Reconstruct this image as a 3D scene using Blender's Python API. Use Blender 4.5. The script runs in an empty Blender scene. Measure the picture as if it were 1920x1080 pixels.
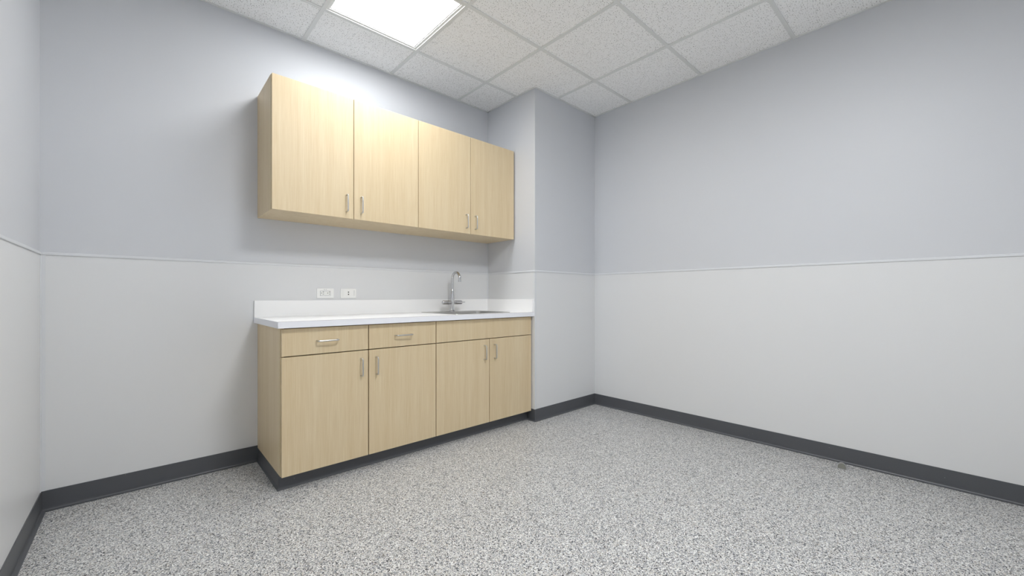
import bpy, bmesh, math
from mathutils import Vector

scene = bpy.context.scene
COL = scene.collection

# ------------------------------------------------------------------ camera
F_PX, U0, V0 = 761.1, 977.1, 554.4
cam_data = bpy.data.cameras.new('camera')
cam_data.sensor_width = 36.0
cam_data.lens = F_PX / 1920 * 36.0
cam_data.shift_x = (960 - U0) / 1920
cam_data.shift_y = (V0 - 540) / 1920
cam_data.clip_start = 0.02
cam = bpy.data.objects.new('camera', cam_data)
COL.objects.link(cam)
cam.location = (0.3526, -2.9599, 1.0241)
cam.rotation_euler = (math.pi / 2, 0, -0.7517)
scene.camera = cam

# ------------------------------------------------------------------ world, light, exposure
world = bpy.data.worlds.new('world')
scene.world = world
world.use_nodes = True
world.node_tree.nodes['Background'].inputs[0].default_value = (0.5, 0.5, 0.5, 1)
world.node_tree.nodes['Background'].inputs[1].default_value = 0.0
LIGHT_STRENGTH = (18.5, 45.0)   # the two ceiling panels are the only light in the room
LIGHT_COLOR = (0.985, 1.0, 1.01)
vs = scene.view_settings
scene.display_settings.display_device = 'sRGB'
vs.view_transform = 'Standard'
vs.look = 'None'
vs.gamma = 1.0
vs.use_curve_mapping = False
vs.exposure = 0.04
scene.cycles.use_denoising = True
scene.cycles.max_bounces = 16
scene.cycles.diffuse_bounces = 9
scene.cycles.glossy_bounces = 6
scene.cycles.sample_clamp_indirect = 4.0

# ------------------------------------------------------------------ dimensions (metres)
H = 2.7185
XC, DC, XR = 2.6984, 0.615, 3.4999
YF = -3.42                      # wall behind the camera
ZR, ZB = 1.2261, 0.0962         # wainscot rail, baseboard top
GX = [0.0, 0.5276, 1.1372, 1.7468, 2.3564, 2.9660, XR]
GY = [0.0, -0.4041, -1.0137, -1.6233, -2.2329, -2.8425, YF]
LIGHT_CELLS = [(2, 1), (2, 4)]
PT = 0.003                      # wainscot panel thickness

# ------------------------------------------------------------------ materials
def srgb(r, g, b):
    f = lambda c: (c / 255 / 12.92) if c / 255 <= 0.04045 else ((c / 255 + 0.055) / 1.055) ** 2.4
    return (f(r), f(g), f(b), 1.0)

def new_mat(name, color, rough=0.5, metal=0.0, spec=0.5):
    m = bpy.data.materials.new(name)
    m.use_nodes = True
    b = m.node_tree.nodes['Principled BSDF']
    b.inputs['Base Color'].default_value = color
    b.inputs['Roughness'].default_value = rough
    b.inputs['Metallic'].default_value = metal
    b.inputs['Specular IOR Level'].default_value = spec
    return m

def nd(m, kind, **props):
    n = m.node_tree.nodes.new(kind)
    for k, v in props.items():
        setattr(n, k, v)
    return n

def lk(m, a, b):
    m.node_tree.links.new(a, b)

def bsdf(m):
    return m.node_tree.nodes['Principled BSDF']

def pos(m, scale=(1, 1, 1)):
    g = nd(m, 'ShaderNodeNewGeometry')
    mp = nd(m, 'ShaderNodeMapping')
    mp.inputs['Scale'].default_value = scale
    lk(m, g.outputs['Position'], mp.inputs['Vector'])
    return mp.outputs['Vector']

def add_bump(m, vec, scale, strength, dist, detail=3):
    n = nd(m, 'ShaderNodeTexNoise')
    n.inputs['Scale'].default_value = scale
    n.inputs['Detail'].default_value = detail
    lk(m, vec, n.inputs['Vector'])
    b = nd(m, 'ShaderNodeBump')
    b.inputs['Strength'].default_value = strength
    b.inputs['Distance'].default_value = dist
    lk(m, n.outputs['Fac'], b.inputs['Height'])
    lk(m, b.outputs['Normal'], bsdf(m).inputs['Normal'])

def ramp(m, fac, stops, interp='LINEAR'):
    r = nd(m, 'ShaderNodeValToRGB')
    r.color_ramp.interpolation = interp
    els = r.color_ramp.elements
    while len(els) > 1:
        els.remove(els[-1])
    els[0].position, els[0].color = stops[0]
    for p, c in stops[1:]:
        e = els.new(p)
        e.color = c
    lk(m, fac, r.inputs['Fac'])
    return r.outputs['Color']

def mix_rgb(m, fac, a, b, mode='MIX'):
    n = nd(m, 'ShaderNodeMix', data_type='RGBA', blend_type=mode)
    ins = {'f': n.inputs[0], 'a': n.inputs[6], 'b': n.inputs[7]}
    for sock, v in ((ins['f'], fac), (ins['a'], a), (ins['b'], b)):
        if isinstance(v, bpy.types.NodeSocket):
            lk(m, v, sock)
        else:
            sock.default_value = v
    return n.outputs[2]

M = {}
M['paint'] = new_mat('upper_wall_paint', srgb(205, 207, 211), 0.48, spec=0.45)
add_bump(M['paint'], pos(M['paint']), 220, 0.06, 0.001)
M['panel'] = new_mat('lower_wall_panel', srgb(221, 222, 223), 0.38, spec=0.4)
add_bump(M['panel'], pos(M['panel']), 90, 0.05, 0.001)
M['rail'] = new_mat('rail_plastic', srgb(217, 219, 222), 0.35)
M['grid'] = new_mat('ceiling_grid_metal', srgb(224, 225, 223), 0.45)
M['frame_white'] = new_mat('light_frame_white', srgb(232, 232, 230), 0.4)

# dark vinyl cove base with a few pale paint specks
m = M['base'] = new_mat('charcoal_vinyl_base', srgb(82, 84, 88), 0.42)
v = nd(m, 'ShaderNodeTexVoronoi')
v.inputs['Scale'].default_value = 24
lk(m, pos(m), v.inputs['Vector'])
sp = nd(m, 'ShaderNodeMath', operation='LESS_THAN')
sp.inputs[1].default_value = 0.035
lk(m, v.outputs['Distance'], sp.inputs[0])
sx = nd(m, 'ShaderNodeSeparateColor')
lk(m, v.outputs['Color'], sx.inputs['Color'])
gt = nd(m, 'ShaderNodeMath', operation='GREATER_THAN')
gt.inputs[1].default_value = 0.8
lk(m, sx.outputs['Red'], gt.inputs[0])
ml = nd(m, 'ShaderNodeMath', operation='MULTIPLY')
lk(m, sp.outputs[0], ml.inputs[0])
lk(m, gt.outputs[0], ml.inputs[1])
lk(m, mix_rgb(m, ml.outputs[0], srgb(82, 84, 88), srgb(150, 152, 155)), bsdf(m).inputs['Base Color'])

# pale maple laminate, vertical grain
def wood(name, c_dark, c_mid, c_light):
    m = new_mat(name, c_mid, 0.42, spec=0.4)
    n1 = nd(m, 'ShaderNodeTexNoise')
    n1.inputs['Scale'].default_value = 1.0
    n1.inputs['Detail'].default_value = 4.0
    n1.inputs['Roughness'].default_value = 0.6
    lk(m, pos(m, (190, 190, 5.0)), n1.inputs['Vector'])
    n2 = nd(m, 'ShaderNodeTexNoise')
    n2.inputs['Scale'].default_value = 1.0
    n2.inputs['Detail'].default_value = 2.0
    n2.inputs['Distortion'].default_value = 0.4
    lk(m, pos(m, (26, 26, 0.9)), n2.inputs['Vector'])
    c1 = ramp(m, n1.outputs['Fac'], [(0.30, c_dark), (0.50, c_mid), (0.72, c_light)])
    c2 = ramp(m, n2.outputs['Fac'], [(0.34, c_dark), (0.50, c_mid), (0.66, c_light)])
    lk(m, mix_rgb(m, 0.35, c1, c2), bsdf(m).inputs['Base Color'])
    return m
M['wood'] = wood('maple_laminate', srgb(209, 187, 149), srgb(216, 196, 160), srgb(223, 206, 174))

M['laminate'] = new_mat('white_laminate', srgb(248, 248, 248), 0.28)
M['edge'] = new_mat('white_edge_band', srgb(240, 241, 246), 0.35)
M['steel'] = new_mat('brushed_steel', (0.56, 0.55, 0.53, 1), 0.28, 1.0)
M['nickel'] = new_mat('satin_nickel', (0.62, 0.62, 0.62, 1), 0.30, 1.0)
M['chrome'] = new_mat('chrome', (0.60, 0.60, 0.61, 1), 0.05, 1.0)
M['plastic'] = new_mat('white_plastic', srgb(240, 240, 238), 0.35)
M['receptacle'] = new_mat('receptacle_plastic', srgb(236, 237, 234), 0.3)
M['dark'] = new_mat('dark_slot', srgb(38, 34, 30), 0.6)
M['print'] = new_mat('grey_print', srgb(118, 118, 130), 0.6)
M['rubber'] = new_mat('grey_rubber', srgb(132, 132, 124), 0.6)
M['carcass_shade'] = new_mat('cabinet_interior_gap_shade', srgb(112, 88, 62), 0.7)  # darker than the wood: shadow in the door gaps put into the colour
M['bounce_cut_grey'] = new_mat('bounce_cut_melamine', srgb(140, 141, 142), 0.6)  # unseen cabinet tops, greyed to weaken light bounced onto wall and ceiling
M['seam'] = new_mat('laminate_core_line', srgb(120, 108, 96), 0.6)
M['plenum'] = new_mat('plenum_deck', srgb(120, 120, 120), 0.9)

# ceiling tile: pale mineral fibre with pin holes and small fissures
m = M['tile'] = new_mat('mineral_fibre_tile', srgb(251, 251, 250), 0.9, spec=0.1)
def holes(scale, thr, keep):
    v = nd(m, 'ShaderNodeTexVoronoi', voronoi_dimensions='2D')
    v.inputs['Scale'].default_value = scale
    lk(m, pos(m, (1, 1, 0)), v.inputs['Vector'])
    s = nd(m, 'ShaderNodeSeparateColor')
    lk(m, v.outputs['Color'], s.inputs['Color'])
    a = nd(m, 'ShaderNodeMath', operation='MULTIPLY')
    lk(m, s.outputs['Green'], a.inputs[0])
    a.inputs[1].default_value = thr
    b = nd(m, 'ShaderNodeMath', operation='LESS_THAN')
    lk(m, v.outputs['Distance'], b.inputs[0])
    lk(m, a.outputs[0], b.inputs[1])
    c = nd(m, 'ShaderNodeMath', operation='GREATER_THAN')
    lk(m, s.outputs['Red'], c.inputs[0])
    c.inputs[1].default_value = 1 - keep
    d = nd(m, 'ShaderNodeMath', operation='MULTIPLY')
    lk(m, b.outputs[0], d.inputs[0])
    lk(m, c.outputs[0], d.inputs[1])
    return d.outputs[0]
h1 = holes(88, 0.22, 0.72)
h2 = holes(150, 0.23, 0.35)
mx = nd(m, 'ShaderNodeMath', operation='MAXIMUM')
lk(m, h1, mx.inputs[0])
lk(m, h2, mx.inputs[1])
lk(m, mix_rgb(m, mx.outputs[0], srgb(251, 251, 250), srgb(138, 136, 132)), bsdf(m).inputs['Base Color'])

# flake floor
m = M['floor'] = new_mat('flake_epoxy', srgb(170, 170, 168), 0.38, spec=0.35)
def flakes(scale, off):
    mp = nd(m, 'ShaderNodeMapping')
    g = nd(m, 'ShaderNodeNewGeometry')
    mp.inputs['Location'].default_value = (off, off * 1.7, 0)
    mp.inputs['Rotation'].default_value = (0, 0, off)
    mp.inputs['Scale'].default_value = (1, 1, 0)
    lk(m, g.outputs['Position'], mp.inputs['Vector'])
    v = nd(m, 'ShaderNodeTexVoronoi', voronoi_dimensions='2D')
    v.inputs['Scale'].default_value = scale
    lk(m, mp.outputs['Vector'], v.inputs['Vector'])
    s = nd(m, 'ShaderNodeSeparateColor')
    lk(m, v.outputs['Color'], s.inputs['Color'])
    return s
s1 = flakes(270, 0.3)
s2 = flakes(400, 1.1)
stops = [(0.0, srgb(30, 30, 36)), (0.13, srgb(86, 88, 95)), (0.22, srgb(146, 149, 155)), (0.38, srgb(186, 186, 185)),
         (0.62, srgb(206, 204, 199)), (0.74, srgb(180, 171, 160)), (0.80, srgb(230, 230, 228))]
c1 = ramp(m, s1.outputs['Red'], stops, 'CONSTANT')
c2 = ramp(m, s2.outputs['Red'], stops, 'CONSTANT')
pick = nd(m, 'ShaderNodeMath', operation='GREATER_THAN')
lk(m, s1.outputs['Blue'], pick.inputs[0])
pick.inputs[1].default_value = 0.5
lk(m, mix_rgb(m, pick.outputs[0], c1, c2), bsdf(m).inputs['Base Color'])

for k, power in enumerate(LIGHT_STRENGTH):
    m = M['diffuser', k] = bpy.data.materials.new('lit_diffuser')
    m.use_nodes = True
    b = bsdf(m)
    b.inputs['Base Color'].default_value = srgb(245, 245, 242)
    b.inputs['Emission Color'].default_value = (*LIGHT_COLOR, 1)
    b.inputs['Emission Strength'].default_value = power

# ------------------------------------------------------------------ mesh helpers
WORLD = {}                      # object name -> world position of its origin

def link(o, parent, loc):
    COL.objects.link(o)
    loc = Vector(loc)
    WORLD[o.name] = loc
    if parent is not None:
        o.parent = parent
        o.location = loc - WORLD[parent.name]
    else:
        o.location = loc
    return o

def mk(name, bm, mat, parent=None, bevel=0.0, smooth=False, segs=2, origin=None):
    """bm holds world coordinates; the origin goes to the bottom centre of its box."""
    xs = [v.co for v in bm.verts]
    lo = Vector((min(c.x for c in xs), min(c.y for c in xs), min(c.z for c in xs)))
    hi = Vector((max(c.x for c in xs), max(c.y for c in xs), max(c.z for c in xs)))
    o0 = Vector(origin) if origin else Vector(((lo.x + hi.x) / 2, (lo.y + hi.y) / 2, lo.z))
    bmesh.ops.translate(bm, verts=bm.verts, vec=-o0)
    bmesh.ops.recalc_face_normals(bm, faces=bm.faces)
    me = bpy.data.meshes.new(name)
    bm.to_mesh(me)
    bm.free()
    me.materials.append(mat)
    if smooth:
        me.shade_smooth()
        me.set_sharp_from_angle(angle=math.radians(40))
    o = bpy.data.objects.new(name, me)
    link(o, parent, o0)
    if bevel:
        md = o.modifiers.new('bevel', 'BEVEL')
        md.width = bevel
        md.segments = segs
        md.limit_method = 'ANGLE'
        md.angle_limit = math.radians(40)
        me.shade_smooth()
        md.harden_normals = True
    return o

def share(src, parent, loc):
    """another object on the same mesh, with the same modifiers"""
    o = src.copy()
    o.parent = None
    return link(o, parent, loc)

def empty(name, loc):
    o = bpy.data.objects.new(name, None)
    o.empty_display_size = 0.1
    return link(o, None, loc)

def tag(o, label, cat, group=None, kind=None):
    o['label'] = label
    o['category'] = cat
    if group:
        o['group'] = group
    if kind:
        o['kind'] = kind
    return o

def struct(o, label, cat):
    return tag(o, label, cat, kind='structure')

def add_box(bm, x0, x1, y0, y1, z0, z1):
    vs_ = [bm.verts.new(c) for c in ((x0, y0, z0), (x1, y0, z0), (x1, y1, z0), (x0, y1, z0),
                                     (x0, y0, z1), (x1, y0, z1), (x1, y1, z1), (x0, y1, z1))]
    for f in ((0, 1, 2, 3), (4, 5, 6, 7), (0, 1, 5, 4), (1, 2, 6, 5), (2, 3, 7, 6), (3, 0, 4, 7)):
        bm.faces.new([vs_[i] for i in f])

def box(name, x0, x1, y0, y1, z0, z1, mat, parent=None, bevel=0.0):
    bm = bmesh.new()
    add_box(bm, min(x0, x1), max(x0, x1), min(y0, y1), max(y0, y1), z0, z1)
    return mk(name, bm, mat, parent, bevel)

def prism(name, poly, z0, z1, mat, parent=None, bevel=0.0):
    """vertical prism over an (x, y) polygon"""
    bm = bmesh.new()
    a = [bm.verts.new((x, y, z0)) for x, y in poly]
    c = [bm.verts.new((x, y, z1)) for x, y in poly]
    bm.faces.new(a)
    bm.faces.new(c)
    n = len(poly)
    for i in range(n):
        bm.faces.new((a[i], a[(i + 1) % n], c[(i + 1) % n], c[i]))
    return mk(name, bm, mat, parent, bevel)

def sweep(name, path, profile, mat, parent=None, smooth=False):
    """Sweep a (out, z) profile along an xy polyline; 'out' is to the right of the path, mitred at its corners."""
    bm = bmesh.new()
    pts = [Vector(p) for p in path]
    rings = []
    for i, p in enumerate(pts):
        d1 = (pts[i] - pts[i - 1]).normalized() if i > 0 else (pts[1] - pts[0]).normalized()
        d2 = (pts[i + 1] - pts[i]).normalized() if i < len(pts) - 1 else d1
        n1 = Vector((d1.y, -d1.x))
        n2 = Vector((d2.y, -d2.x))
        nn = (n1 + n2)
        nn = nn / max(1e-6, nn.dot(n1))
        rings.append([bm.verts.new((p.x + nn.x * o, p.y + nn.y * o, z)) for o, z in profile])
    k = len(profile)
    for a, c in zip(rings, rings[1:]):
        for i in range(k):
            bm.faces.new((a[i], a[(i + 1) % k], c[(i + 1) % k], c[i]))
    bm.faces.new(rings[0])
    bm.faces.new(rings[-1])
    return mk(name, bm, mat, parent, smooth=smooth)

def add_tube(bm, path, radius, segs=12, caps=True):
    pts = [Vector(p) for p in path]
    rad = radius if isinstance(radius, (list, tuple)) else [radius] * len(pts)
    prev = None
    rings = []
    for i, p in enumerate(pts):
        if i == 0:
            t = (pts[1] - pts[0]).normalized()
        elif i == len(pts) - 1:
            t = (pts[-1] - pts[-2]).normalized()
        else:
            t = ((pts[i + 1] - p).normalized() + (p - pts[i - 1]).normalized()).normalized()
        if prev is None:
            ref = Vector((0, 0, 1)) if abs(t.z) < 0.9 else Vector((1, 0, 0))
            u = t.cross(ref).normalized()
        else:
            u = (prev - t * prev.dot(t)).normalized()
        prev = u
        w = t.cross(u)
        rings.append([bm.verts.new(p + (u * math.cos(2 * math.pi * k / segs) + w * math.sin(2 * math.pi * k / segs)) * rad[i])
                      for k in range(segs)])
    for a, c in zip(rings, rings[1:]):
        for k in range(segs):
            bm.faces.new((a[k], a[(k + 1) % segs], c[(k + 1) % segs], c[k]))
    if caps:
        bm.faces.new(rings[0])
        bm.faces.new(rings[-1])

def tube(name, path, radius, mat, parent=None, segs=16):
    bm = bmesh.new()
    add_tube(bm, path, radius, segs)
    return mk(name, bm, mat, parent, smooth=True)

def rrect(x0, x1, y0, y1, r, n=5):
    pts = []
    for cx, cy, a0 in ((x1 - r, y1 - r, 0), (x0 + r, y1 - r, 90), (x0 + r, y0 + r, 180), (x1 - r, y0 + r, 270)):
        for k in range(n + 1):
            a = math.radians(a0 + 90 * k / n)
            pts.append((cx + r * math.cos(a), cy + r * math.sin(a)))
    return pts

def loft(name, loops, mat, parent=None, cap_first=False, cap_last=False, closed=False):
    """loops: list of equal-length lists of (x, y, z)"""
    bm = bmesh.new()
    R = [[bm.verts.new(c) for c in lp] for lp in loops]
    k = len(R[0])
    pairs = list(zip(R, R[1:])) + ([(R[-1], R[0])] if closed else [])
    for a, c in pairs:
        for i in range(k):
            bm.faces.new((a[i], a[(i + 1) % k], c[(i + 1) % k], c[i]))
    if cap_first:
        bm.faces.new(R[0])
    if cap_last:
        bm.faces.new(R[-1])
    return mk(name, bm, mat, parent, smooth=True)

# ------------------------------------------------------------------ room shell
T = 0.12
floor = struct(box('floor', -T, XR + T, YF - T, T, -0.1, 0.0, M['floor']), 'speckled grey flake epoxy floor of the room', 'floor')

wall_back = struct(box('wall_back', -T, XC, 0, T, 0, H + 0.2, M['paint']), 'long grey wall behind the wooden cabinets', 'wall')
wall_left = struct(box('wall_left', -T, 0, YF - T, 0, 0, H + 0.2, M['paint']), 'grey wall at the left edge of the photo', 'wall')
wall_right = struct(box('wall_right', XR, XR + T, YF - T, -DC, 0, H + 0.2, M['paint']), 'wide bare grey wall on the right side', 'wall')
wall_front = struct(box('wall_front', 0, XR, YF - T, YF, 0, H + 0.2, M['paint']), 'grey wall behind the viewpoint facing the cabinets', 'wall')
wall_column = struct(box('wall_column', XC, XR + T, -DC, T, 0, H + 0.2, M['paint'], bevel=0.0025),
                     'grey boxed-out wall corner between the cabinets and the right wall', 'wall')

PZ0 = 0.03
box('lower_panel', 0, XC - PT, -PT, 0, PZ0, ZR, M['panel'], wall_back)
box('lower_panel', 0, PT, YF, -PT, PZ0, ZR, M['panel'], wall_left)
box('lower_panel', XR - PT, XR, YF, -DC - PT, PZ0, ZR, M['panel'], wall_right)
box('lower_panel', PT, XR - PT, YF, YF + PT, PZ0, ZR, M['panel'], wall_front)
box('lower_panel', XC - PT, XC, -DC, 0, PZ0, ZR, M['panel'], wall_column)
box('lower_panel', XC - PT, XR, -DC - PT, -DC, PZ0, ZR, M['panel'], wall_column)

# wainscot cap rail: one strip per wall face
rail = [(0, ZR - 0.008), (PT + 0.0035, ZR - 0.008), (PT + 0.0045, ZR - 0.006), (PT + 0.0045, ZR + 0.003), (PT + 0.001, ZR + 0.006), (0, ZR + 0.006)]
E_ = 0.0045 + PT
struct(sweep('trim_1', [(E_, 0), (XC - E_, 0)], rail, M['rail']), 'thin grey rail along the long wall behind the cabinets', 'trim')
struct(sweep('trim_2', [(0, YF + E_), (0, 0)], rail, M['rail']), 'thin grey rail along the wall at the left edge', 'trim')
struct(sweep('trim_3', [(XC, 0), (XC, -DC)], rail, M['rail']), 'short grey rail on the boxed-out corner side above the sink', 'trim')
struct(sweep('trim_4', [(XC - E_, -DC), (XR - E_, -DC)], rail, M['rail']), 'short grey rail across the boxed-out corner front', 'trim')
struct(sweep('trim_5', [(XR, -DC), (XR, YF + E_)], rail, M['rail']), 'long thin grey rail along the bare right wall', 'trim')
struct(sweep('trim_6', [(XR, YF), (0, YF)], rail, M['rail']), 'thin grey rail on the wall behind the viewpoint', 'trim')

# vertical corner strips of the panelling
def corner_strip(name, x, y, sx, sy, z0, z1, w, t, label):
    poly = [(x, y), (x + sx * w, y), (x + sx * w, y + sy * t), (x + sx * t * 1.6, y + sy * t), (x + sx * t, y + sy * t * 1.6), (x + sx * t, y + sy * w), (x, y + sy * w)]
    struct(prism(name, poly, z0, z1, M['rail']), label, 'trim')
corner_strip('trim_7', PT, -PT, 1, -1, ZB, ZR - 0.008, 0.015, 0.0025, 'vertical grey corner strip where the left wall meets the long wall')
corner_strip('trim_8', XC - PT, -PT, -1, -1, 0.994, ZR - 0.008, 0.012, 0.0025, 'short vertical corner strip behind the faucet above the splash')
w_ = 0.012
struct(prism('trim_9', [(XC - PT - 0.002, -DC - PT - 0.002), (XC + w_, -DC - PT - 0.002), (XC + w_, -DC - PT), (XC - PT, -DC - PT), (XC - PT, -DC + w_), (XC - PT - 0.002, -DC + w_)],
             ZB, ZR - 0.008, M['rail']), 'vertical outside corner strip at the counter end', 'trim')

# dark vinyl cove base
cove = [(0, 0), (0.018, 0), (0.018, 0.0025), (0.0075, 0.0045), (0.0045, 0.009), (0.0035, 0.018), (0.0035, ZB), (0, ZB)]
BX0 = 0.878
c_ = PT
struct(sweep('baseboard_back', [(c_, -c_), (BX0 - 0.0005, -c_)], cove, M['base']), 'charcoal cove base left of the floor cabinets', 'baseboard')
struct(sweep('baseboard_left', [(c_, YF + c_), (c_, -c_)], cove, M['base']), 'charcoal cove base along the wall at the left edge', 'baseboard')
struct(sweep('baseboard_column', [(XC - c_, -0.5265), (XC - c_, -DC - c_), (XR - c_, -DC - c_)], cove, M['base']), 'charcoal cove base wrapping the boxed-out corner', 'baseboard')
struct(sweep('baseboard_right', [(XR - c_, -DC - c_), (XR - c_, YF + c_)], cove, M['base']), 'long charcoal cove base along the bare right wall', 'baseboard')
struct(sweep('baseboard_front', [(XR - c_, YF + c_), (c_, YF + c_)], cove, M['base']), 'charcoal cove base on the wall behind the viewpoint', 'baseboard')

# ------------------------------------------------------------------ suspended ceiling
ceiling = struct(box('ceiling', -T, XR + T, YF - T, T, H + 0.2, H + 0.26, M['plenum']), 'white suspended tile ceiling in a metal grid', 'ceiling')
FL, FT = 0.0115, 0.006          # half flange width, flange thickness
TB = H + FT                     # tile underside
full_tile = None
for i in range(6):
    for j in range(6):
        if (i, j) in LIGHT_CELLS:
            continue
        x0, x1, y1, y0 = GX[i], GX[i + 1], GY[j], GY[j + 1]
        g = 0.003
        a0 = x0 + (g if i else 0.001); a1 = x1 - (g if i < 5 else 0.001)
        b1 = y1 - (g if j else 0.001); b0 = y0 + (g if j < 5 else 0.001)
        cxl, cyl = XC - 0.001, -DC - 0.001
        if a0 > XC and b0 > -DC:
            continue
        if a1 > XC and b1 > -DC:                    # cut round the boxed-out corner
            if b0 > -DC:
                poly = [(a0, b0), (cxl, b0), (cxl, b1), (a0, b1)]
            elif a0 > XC:
                poly = [(a0, b0), (a1, b0), (a1, cyl), (a0, cyl)]
            else:
                poly = [(a0, b0), (a1, b0), (a1, cyl), (cxl, cyl), (cxl, b1), (a0, b1)]
            prism('ceiling_tile', poly, TB, TB + 0.016, M['tile'], ceiling)
        elif 0 < i < 5 and 0 < j < 5:
            if full_tile is None:
                full_tile = box('ceiling_tile', a0, a1, b0, b1, TB, TB + 0.016, M['tile'], ceiling)
            else:
                share(full_tile, ceiling, ((a0 + a1) / 2, (b0 + b1) / 2, TB))
        else:
            box('ceiling_tile', a0, a1, b0, b1, TB, TB + 0.016, M['tile'], ceiling)

for i in range(1, 6):
    ytop = -DC if GX[i] > XC else 0
    bm = bmesh.new()
    add_box(bm, GX[i] - FL, GX[i] + FL, YF, ytop, H, TB)
    add_box(bm, GX[i] - 0.001, GX[i] + 0.001, YF, ytop, TB, H + 0.04)
    mk('main_runner', bm, M['grid'], ceiling)
for j in range(1, 6):
    for i in range(6):
        xa = GX[i] + (FL if i else 0)
        xb = GX[i + 1] - (FL if i < 5 else 0)
        if GY[j] > -DC:
            if xa > XC:
                continue
            xb = min(xb, XC)
        bm = bmesh.new()
        add_box(bm, xa, xb, GY[j] - FL, GY[j] + FL, H + 0.0006, TB)
        add_box(bm, xa, xb, GY[j] - 0.001, GY[j] + 0.001, TB, H + 0.04)
        mk('cross_tee', bm, M['grid'], ceiling)
ang = [(0, H + 0.0012), (0.016, H + 0.0012), (0.016, TB - 0.0004), (0.001, TB - 0.0004), (0.001, H + 0.03), (0, H + 0.03)]
for path in ([(0, 0), (XC, 0)], [(XC, 0), (XC, -DC)], [(XC, -DC), (XR, -DC)], [(XR, -DC), (XR, YF)], [(XR, YF), (0, YF)], [(0, YF), (0, 0)]):
    sweep('wall_angle', path, ang, M['grid'], ceiling)

# recessed light panels
def panel_light(i, j, k_, label):
    x0, x1, y1, y0 = GX[i] + 0.004, GX[i + 1] - 0.004, GY[j] - 0.004, GY[j + 1] + 0.004
    cx, cy = (x0 + x1) / 2, (y0 + y1) / 2
    t = empty('ceiling_light', (cx, cy, H))
    tag(t, label, 'light', 'recessed ceiling light panels')
    a, b_, c = 0.0, 0.022, 0.030
    def sq(ins, z):
        return [(x0 + ins, y0 + ins, z), (x1 - ins, y0 + ins, z), (x1 - ins, y1 - ins, z), (x0 + ins, y1 - ins, z)]
    bm = bmesh.new()
    loops = [sq(a, TB), sq(b_, TB), sq(b_ + 0.001, TB + 0.004), sq(c, TB + 0.004), sq(c, TB + 0.006), sq(a, TB + 0.006)]
    R = [[bm.verts.new(p) for p in lp] for lp in loops]
    for q in range(len(R)):
        A, B = R[q], R[(q + 1) % len(R)]
        for k in range(4):
            bm.faces.new((A[k], A[(k + 1) % 4], B[(k + 1) % 4], B[k]))
    mk('frame', bm, M['frame_white'], t)
    box('diffuser', x0 + 0.026, x1 - 0.026, y0 + 0.026, y1 - 0.026, TB + 0.0062, TB + 0.010, M['diffuser', k_], t)
    box('housing', x0, x1, y0, y1, TB + 0.0105, TB + 0.09, M['frame_white'], t)
panel_light(2, 1, 0, 'square glowing ceiling light panel above the cabinets')
panel_light(2, 4, 1, 'square glowing ceiling light panel above the viewpoint')

# ------------------------------------------------------------------ cabinet handles
def handle_path(length, proj):
    r = 0.010
    h = length / 2
    pts = [(0, 0, h)]
    n = 5
    for k in range(n + 1):
        a = math.pi / 2 * k / n
        pts.append((0, -(proj - r) - r * math.sin(a), h - r + r * math.cos(a)))
    for k in range(n + 1):
        a = math.pi / 2 * (1 - k / n)
        pts.append((0, -(proj - r) - r * math.sin(a), -(h - r) - r * math.cos(a)))
    pts.append((0, 0, -h))
    return pts

HANDLES = {}
def handle(parent, x, yface, z, horizontal=False):
    loc = (x, yface, z)
    if horizontal in HANDLES:
        return share(HANDLES[horizontal], parent, loc)
    pts = handle_path(0.108 if horizontal else 0.102, 0.030)
    if horizontal:
        pts = [(c, b, a) for a, b, c in pts]
    bm = bmesh.new()
    add_tube(bm, [Vector(p) + Vector(loc) for p in pts], 0.0043, 12)
    o = mk('handle', bm, M['nickel'], parent, smooth=True, origin=loc)
    o['label'] = 'satin metal bar handle'
    HANDLES[horizontal] = o
    return o

# ------------------------------------------------------------------ wall cabinets
UZ0, UZ1, UD, DT = 1.5059, 2.2613, 0.374, 0.019
def wall_cabinet(x0, xm, x1, label, handles, filler=None):
    t = empty('wall_cabinet', ((x0 + x1) / 2, -UD / 2, UZ0))
    tag(t, label, 'cabinet', 'wooden wall cabinets above the counter')
    p, yb, yf = 0.018, -0.0005, -(UD - DT - 0.0015)
    if filler:                  # the end towards the other cabinet stands on the bottom panel
        box('side_panel', x0, x0 + p, yf, yb, UZ0 + p, UZ1, M['carcass_shade'], t)
        box('side_panel', x1 - p, x1, yf, yb, UZ0, UZ1, M['wood'], t, 0.0008)
        box('bottom_panel', x0 + 0.0006, x1 - p, yf, yb, UZ0 + 0.0005, UZ0 + p, M['wood'], t)
    else:
        box('side_panel', x0, x0 + p, yf, yb, UZ0, UZ1, M['wood'], t, 0.0008)
        box('side_panel', x1 - p, x1, yf, yb, UZ0 + p, UZ1, M['carcass_shade'], t)
        box('bottom_panel', x0 + p, x1 - 0.0006, yf, yb, UZ0 + 0.0005, UZ0 + p, M['wood'], t)
    box('top_panel', x0 + p, x1 - p, yf, yb, UZ1 - p, UZ1 - 0.0005, M['bounce_cut_grey'], t)
    box('back_panel', x0 + p, x1 - p, -0.008, yb, UZ0 + p, UZ1 - p, M['carcass_shade'], t)
    g = 0.0019
    for a, c, hx in ((x0, xm, handles[0]), (xm, x1, handles[1])):
        d = box('door', a + g, c - g, -UD, -(UD - DT), UZ0, UZ1, M['wood'], t, 0.0012)
        handle(d, hx, -UD, 1.599)
    if filler:
        box('filler_strip', x1, filler, -(UD - 0.03), yb, UZ0 + 0.002, UZ1 - 0.008, M['wood'], t)
wall_cabinet(0.878, 1.3281, 1.7784, 'pale wooden wall cabinet with two doors, on the left', (1.283, 1.374))
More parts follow.
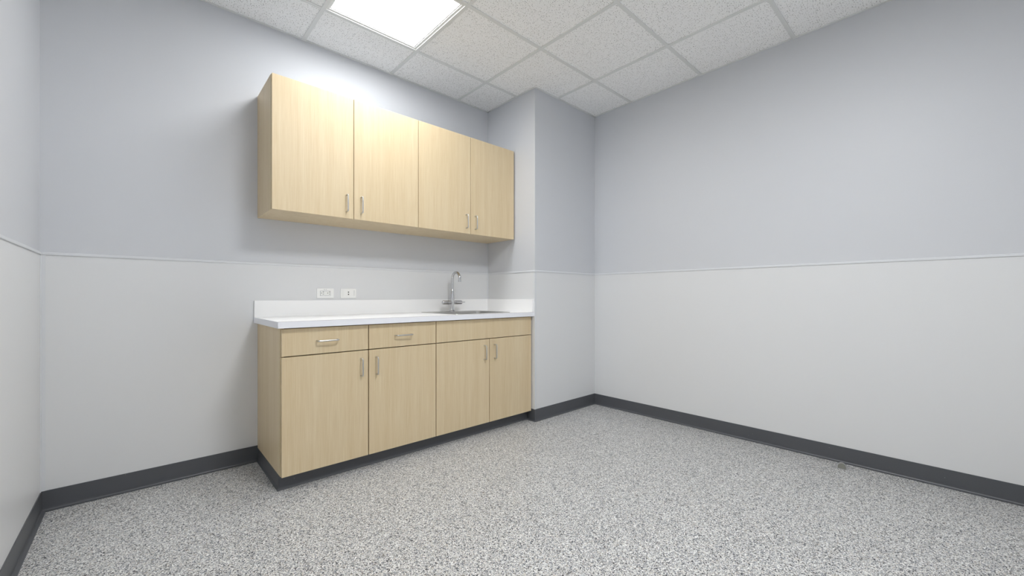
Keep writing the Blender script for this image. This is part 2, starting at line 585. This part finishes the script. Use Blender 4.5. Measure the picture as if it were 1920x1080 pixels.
wall_cabinet(1.7784, 2.2308, 2.6865, 'pale wooden wall cabinet with two doors, above the sink', (2.187, 2.273), XC - 0.0005)

# ------------------------------------------------------------------ base cabinets
BZ0, BZ1, BZS, BD = 0.0812, 0.8562, 0.7045, 0.585
BX1 = 2.688
def base_cabinet(x0, xm, x1, label, kind):
    t = empty('base_cabinet', ((x0 + x1) / 2, -BD / 2, 0))
    tag(t, label, 'cabinet', 'wooden floor cabinets under the counter')
    p, yb, yf = 0.018, -PT - 0.0005, -(BD - DT - 0.0015)
    box('side_panel', x0, x0 + p, yf, yb, BZ0, BZ1, M['wood' if kind == 'drawers' else 'carcass_shade'], t, 0.0008)
    box('side_panel', x1 - p, x1, yf, yb, BZ0, BZ1, M['carcass_shade'], t, 0.0008)
    box('bottom_panel', x0 + p, x1 - p, yf, yb, BZ0 + 0.0005, BZ0 + p, M['wood'], t)
    box('back_panel', x0 + p, x1 - p, yb - 0.008, yb, BZ0 + p, BZ1, M['carcass_shade'], t)
    box('stretcher', x0 + p, x1 - p, yf, yf + 0.018, BZ1 - 0.05, BZ1, M['carcass_shade'], t)
    g, top = 0.0026, BZ1 - 0.006
    if kind == 'drawers':
        box('divider', xm - 0.009, xm + 0.009, yf, yf + 0.3, BZS, BZ1 - 0.05, M['carcass_shade'], t)
        for a, c, hx in ((x0, xm, 1.1035), (xm, x1, 1.556)):
            d = box('drawer', a + g, c - g, -BD, -(BD - DT), BZS + g, top, M['wood'], t, 0.0012)
            handle(d, hx, -BD, 0.778, True)
        hs = (1.2906, 1.3815)
    else:
        box('false_front', x0 + g, x1 - g, -BD, -(BD - DT), BZS + g, top, M['wood'], t, 0.0012)
        hs = (2.200, 2.296)
    for a, c, hx in ((x0, xm, hs[0]), (xm, x1, hs[1])):
        d = box('door', a + g, c - g, -BD, -(BD - DT), BZ0, BZS - g, M['wood'], t, 0.0012)
        handle(d, hx, -BD, 0.606)
    # plinth with vinyl cove wrapped round it
    ky = -0.528
    kx0 = x0 + (0.0036 if kind == 'drawers' else 0.0)
    kz = BZ0 - 0.0005
    box('plinth', kx0, x1, ky, yb, 0, kz, M['carcass_shade'], t)
    prof = [(0, 0), (0.011, 0), (0.011, 0.002), (0.007, 0.005), (0.005, 0.010), (0.004, 0.018), (0.004, kz), (0, kz)]
    if kind == 'drawers':
        o = sweep('toe_kick', [(kx0, -0.0075), (kx0, ky), (x1, ky)], prof, M['base'], t)
    else:
        o = sweep('toe_kick', [(kx0, ky), (x1, ky)], prof, M['base'], t)
    o['label'] = 'charcoal vinyl toe kick'
base_cabinet(BX0, 1.3355, 1.7935, 'pale wooden floor cabinet with two drawers above two doors', 'drawers')
base_cabinet(1.7935, 2.2497, BX1, 'pale wooden floor cabinet under the sink with a plain top front', 'sink')

# ------------------------------------------------------------------ countertop with splashes
KX0, KD, KZ0, KZ1, KSP = 0.8582, 0.6126, 0.8564, 0.8905, 0.994
KX1 = XC - PT - 0.0005
SX0, SX1, SY0, SY1 = 1.967, 2.500, -0.552, -0.055      # sink rim
top = empty('countertop', ((KX0 + KX1) / 2, -KD / 2, KZ0))
tag(top, 'white laminate countertop with low splash on the floor cabinets', 'countertop')
bm = bmesh.new()
cut = 0.012
xs_ = [KX0 + 0.0012, SX0 + cut, SX1 - cut, KX1]
ys_ = [-KD + 0.0012, SY0 + cut, SY1 - cut, -PT - 0.0005]
V = {}
for zi, z in enumerate((KZ0, KZ1)):
    for i, x in enumerate(xs_):
        for j, y in enumerate(ys_):
            V[i, j, zi] = bm.verts.new((x, y, z))
for zi in (0, 1):
    for i in range(3):
        for j in range(3):
            if (i, j) != (1, 1):
                bm.faces.new((V[i, j, zi], V[i + 1, j, zi], V[i + 1, j + 1, zi], V[i, j + 1, zi]))
for k in range(3):
    for (a, c) in (((k, 0), (k + 1, 0)), ((k, 3), (k + 1, 3)), ((0, k), (0, k + 1)), ((3, k), (3, k + 1))):
        bm.faces.new((V[a[0], a[1], 0], V[c[0], c[1], 0], V[c[0], c[1], 1], V[a[0], a[1], 1]))
for (a, c) in (((1, 1), (2, 1)), ((2, 1), (2, 2)), ((2, 2), (1, 2)), ((1, 2), (1, 1))):
    bm.faces.new((V[a[0], a[1], 0], V[c[0], c[1], 0], V[c[0], c[1], 1], V[a[0], a[1], 1]))
mk('slab', bm, M['laminate'], top)
box('edge_band', KX0, KX1, -KD, -KD + 0.0012, KZ0, KZ1 - 0.0008, M['edge'], top)
box('edge_band', KX0, KX0 + 0.0012, -KD + 0.0012, -PT - 0.0005, KZ0, KZ1 - 0.0008, M['edge'], top)
box('laminate_seam', KX0, KX1, -KD, -KD + 0.0012, KZ1 - 0.0008, KZ1, M['seam'], top)
box('backsplash', KX0, KX1, -0.0215, -PT - 0.0005, KZ1, KSP, M['laminate'], top, 0.0012)
box('side_splash', KX1 - 0.019, KX1, -KD + 0.004, -0.0215, KZ1, KSP, M['laminate'], top, 0.0012)

# ------------------------------------------------------------------ sink
sink = empty('sink', ((SX0 + SX1) / 2, (SY0 + SY1) / 2, KZ1))
tag(sink, 'square stainless steel drop-in sink set in the white countertop', 'sink')
RZ = KZ1 + 0.0045
bx0, bx1, by0, by1 = SX0 + 0.032, SX1 - 0.032, SY0 + 0.032, SY1 - 0.105
def lp(x0, x1, y0, y1, r, z):
    return [(x, y, z) for x, y in rrect(x0, x1, y0, y1, r)]
loft('rim', [lp(SX0, SX1, SY0, SY1, 0.03, KZ1 + 0.0003), lp(SX0 + 0.001, SX1 - 0.001, SY0 + 0.001, SY1 - 0.001, 0.03, RZ - 0.001),
             lp(SX0 + 0.004, SX1 - 0.004, SY0 + 0.004, SY1 - 0.004, 0.028, RZ), lp(SX0 + 0.012, SX1 - 0.012, SY0 + 0.012, SY1 - 0.012, 0.026, RZ - 0.0015),
             lp(bx0 - 0.004, bx1 + 0.004, by0 - 0.004, by1 + 0.004, 0.05, RZ - 0.0015), lp(bx0, bx1, by0, by1, 0.048, RZ - 0.0032),
             lp(bx0 - 0.002, bx1 + 0.002, by0 - 0.002, by1 + 0.002, 0.048, KZ1 + 0.0007)], M['steel'], sink, closed=True)
zb_ = KZ1 - 0.16
bowl = [lp(bx0, bx1, by0, by1, 0.048, RZ - 0.0033), lp(bx0 + 0.006, bx1 - 0.006, by0 + 0.006, by1 - 0.006, 0.046, zb_ + 0.04)]
for k in range(1, 6):
    a = math.pi / 2 * k / 5
    ins = 0.006 + 0.035 * (1 - math.cos(a))
    bowl.append(lp(bx0 + ins, bx1 - ins, by0 + ins, by1 - ins, 0.05, zb_ + 0.04 - 0.04 * math.sin(a)))
loft('bowl', bowl, M['steel'], sink, cap_last=True)
dx, dy = (bx0 + bx1) / 2, (by0 + by1) / 2
bm = bmesh.new()
add_tube(bm, [(dx, dy, zb_ + 0.0005), (dx, dy, zb_ + 0.003), (dx, dy, zb_ + 0.003)], [0.056, 0.054, 0.040], 24)
mk('drain', bm, M['chrome'], sink, smooth=True)

# ------------------------------------------------------------------ faucet
FX, FY, FZ = 2.238, -0.105, RZ - 0.0015
fau = empty('faucet', (FX, FY, FZ))
tag(fau, 'chrome gooseneck faucet with two side handles on the sink', 'faucet')
tube('base_flange', [(FX, FY, FZ), (FX, FY, FZ + 0.006), (FX, FY, FZ + 0.009)], [0.0245, 0.0245, 0.0195], M['chrome'], fau, 24)
tube('body', [(FX, FY, FZ + 0.009), (FX, FY, 0.985), (FX, FY, 1.074), (FX, FY, 1.078)], [0.0175, 0.0175, 0.0138, 0.0115], M['chrome'], fau, 24)
pts = [(FX, FY, 1.076), (FX, FY, 1.12), (FX, FY, 1.160)]
RA = 0.054
for k in range(1, 15):
    a = math.pi * k / 14
    pts.append((FX, FY - RA + RA * math.cos(a), 1.160 + RA * math.sin(a)))
pts.append((FX, FY - 2 * RA, 1.150))
sp_ = tube('spout', pts, 0.0108, M['chrome'], fau, 20)
tube('aerator', [(FX, FY - 2 * RA, 1.152), (FX, FY - 2 * RA, 1.136)], [0.0122, 0.0122], M['chrome'], sp_, 20)
for s in (-1, 1):
    HZ = 0.968
    hb = tube('valve_handle', [(FX + s * 0.012, FY, HZ), (FX + s * 0.030, FY, HZ), (FX + s * 0.031, FY, HZ), (FX + s * 0.089, FY, HZ), (FX + s * 0.093, FY, HZ)],
              [0.0140, 0.0140, 0.0165, 0.0165, 0.0135], M['chrome'], fau, 24)
    if s > 0:
        tube('lever', [(FX + 0.085, FY, HZ), (FX + 0.128, FY, HZ + 0.001)], [0.0034, 0.0026], M['chrome'], hb, 10)

# ------------------------------------------------------------------ wall plates
def text_mesh(name, body, size, x, y, z, parent, mat, roll=0.0):
    cu = bpy.data.curves.new(name, 'FONT')
    cu.body = body
    cu.size = size
    cu.align_x = 'CENTER'
    cu.align_y = 'CENTER'
    cu.extrude = 0.0001
    tmp = bpy.data.objects.new(name, cu)
    COL.objects.link(tmp)
    bpy.context.view_layer.update()
    me = bpy.data.meshes.new_from_object(tmp.evaluated_get(bpy.context.evaluated_depsgraph_get()))
    bpy.data.objects.remove(tmp)
    bm = bmesh.new()
    bm.from_mesh(me)
    c, s = math.cos(roll), math.sin(roll)
    for v in bm.verts:
        a, b2, d = v.co
        a, b2 = a * c - b2 * s, a * s + b2 * c
        v.co = (x + a, y - d, z + b2)
    mk(name, bm, mat, parent)

YP = -PT - 0.0002
po = empty('power_outlet', (1.2738, YP, 1.0072))
tag(po, 'white power outlet plate with two sockets above the counter splash', 'outlet')
pl = box('cover_plate', 1.2186, 1.3291, YP - 0.0055, YP, 1.0072, 1.0740, M['plastic'], po, 0.0018)
YS = YP - 0.0055
rc = box('receptacle', 1.2408, 1.3064, YS - 0.0022, YS, 1.0246, 1.0556, M['receptacle'], po, 0.0008)
box('receptacle_gap', 1.2396, 1.3076, YS - 0.0003, YS, 1.0234, 1.0568, M['print'], po)
YQ = YS - 0.0022
for gx in (1.2478, 1.2880):
    tube('ground_hole', [(gx, YQ - 0.0003, 1.0417), (gx, YQ + 0.001, 1.0417)], [0.0026, 0.0026], M['dark'], rc, 12)
    for sz, h in ((1.0494, 0.0019), (1.0357, 0.0014)):
        box('slot', gx + 0.0085, gx + 0.0155, YQ - 0.0003, YQ + 0.001, sz - h, sz + h, M['dark'], rc)
for gx in (1.2270, 1.3205):
    tube('screw', [(gx, YS - 0.0006, 1.0406), (gx, YS + 0.001, 1.0406)], [0.0024, 0.0026], M['plastic'], po, 12)
text_mesh('lettering', 'LP1 37', 0.0072, 1.2725, YS, 1.0654, po, M['print'])

do = empty('data_outlet', (1.4288, YP, 1.0065))
tag(do, 'white data plate with two small round ports beside the power outlet', 'outlet')
box('cover_plate', 1.3739, 1.4837, YP - 0.0055, YP, 1.0065, 1.0740, M['plastic'], do, 0.0018)
for sz in (1.0490, 1.0335):
    prt = box('port', 1.4215, 1.4352, YS - 0.0012, YS, sz - 0.0066, sz + 0.0066, M['receptacle'], do, 0.0005)
    prism_pts = [(1.4246, sz - 0.002), (1.4262, sz - 0.0045), (1.4312, sz - 0.0045), (1.4312, sz + 0.0045), (1.4262, sz + 0.0045), (1.4246, sz + 0.002)]
    bm = bmesh.new()
    a = [bm.verts.new((x, YS - 0.0016, z)) for x, z in prism_pts]
    c = [bm.verts.new((x, YS, z)) for x, z in prism_pts]
    bm.faces.new(a)
    bm.faces.new(c)
    for i in range(6):
        bm.faces.new((a[i], a[(i + 1) % 6], c[(i + 1) % 6], c[i]))
    mk('port_opening', bm, M['dark'], prt)
for lx in (1.3899, 1.4682):
    w = box('label_window', lx - 0.0045, lx + 0.0045, YS - 0.0006, YS, 1.0180, 1.0625, M['receptacle'], do, 0.0003)
    if lx > 1.42:
        for k, (dz, wd) in enumerate(((1.0590, 0.0040), (1.0520, 0.0028), (1.0460, 0.0036), (1.0380, 0.0028), (1.0300, 0.0036))):
            box('print_mark', lx - wd / 2, lx + wd / 2, YS - 0.0008, YS - 0.0004, dz - 0.0011, dz + 0.0011, M['print'], w)

# ------------------------------------------------------------------ floor door stop
DX, DY = 3.372, -2.502
ds = empty('door_stop', (DX, DY, 0))
tag(ds, 'small half-dome metal door stop on the floor by the right wall', 'door stop')
bm = bmesh.new()
W2, HH = 0.0235, 0.040
rows = []
n, q = 12, 6
def arch(f):
    """outline of the flat face, shrunk by f towards its foot"""
    out = []
    for k in range(n + 1):
        a = math.pi * k / n
        out.append((W2 * f * math.cos(a), 0.012 + (HH - 0.012) * f * math.sin(a) if f > 0 else 0.012))
    return out
for k in range(q + 1):
    a = math.pi / 2 * k / q
    f = max(0.12, math.cos(a))
    rr = arch(f)
    ring = [(DX + 0.034 * math.sin(a), DY + W2 * f, 0.0)] + [(DX + 0.034 * math.sin(a), DY + y, z) for y, z in rr] + [(DX + 0.034 * math.sin(a), DY - W2 * f, 0.0)]
    rows.append([bm.verts.new(c) for c in ring])
for A, B in zip(rows, rows[1:]):
    for k in range(len(A) - 1):
        bm.faces.new((A[k], A[k + 1], B[k + 1], B[k]))
bm.faces.new(rows[0])
bm.faces.new(rows[-1])
mk('dome', bm, M['nickel'], ds, smooth=True)
bm = bmesh.new()
pad = [(0.0185 * math.cos(math.pi * k / n), 0.012 + 0.022 * math.sin(math.pi * k / n)) for k in range(n + 1)] + [(-0.0185, 0.004), (0.0185, 0.004)]
a = [bm.verts.new((DX - 0.004, DY + y, z)) for y, z in pad]
c = [bm.verts.new((DX - 0.0002, DY + y, z)) for y, z in pad]
bm.faces.new(a)
bm.faces.new(c)
for i in range(len(pad)):
    bm.faces.new((a[i], a[(i + 1) % len(pad)], c[(i + 1) % len(pad)], c[i]))
mk('rubber_pad', bm, M['rubber'], ds)
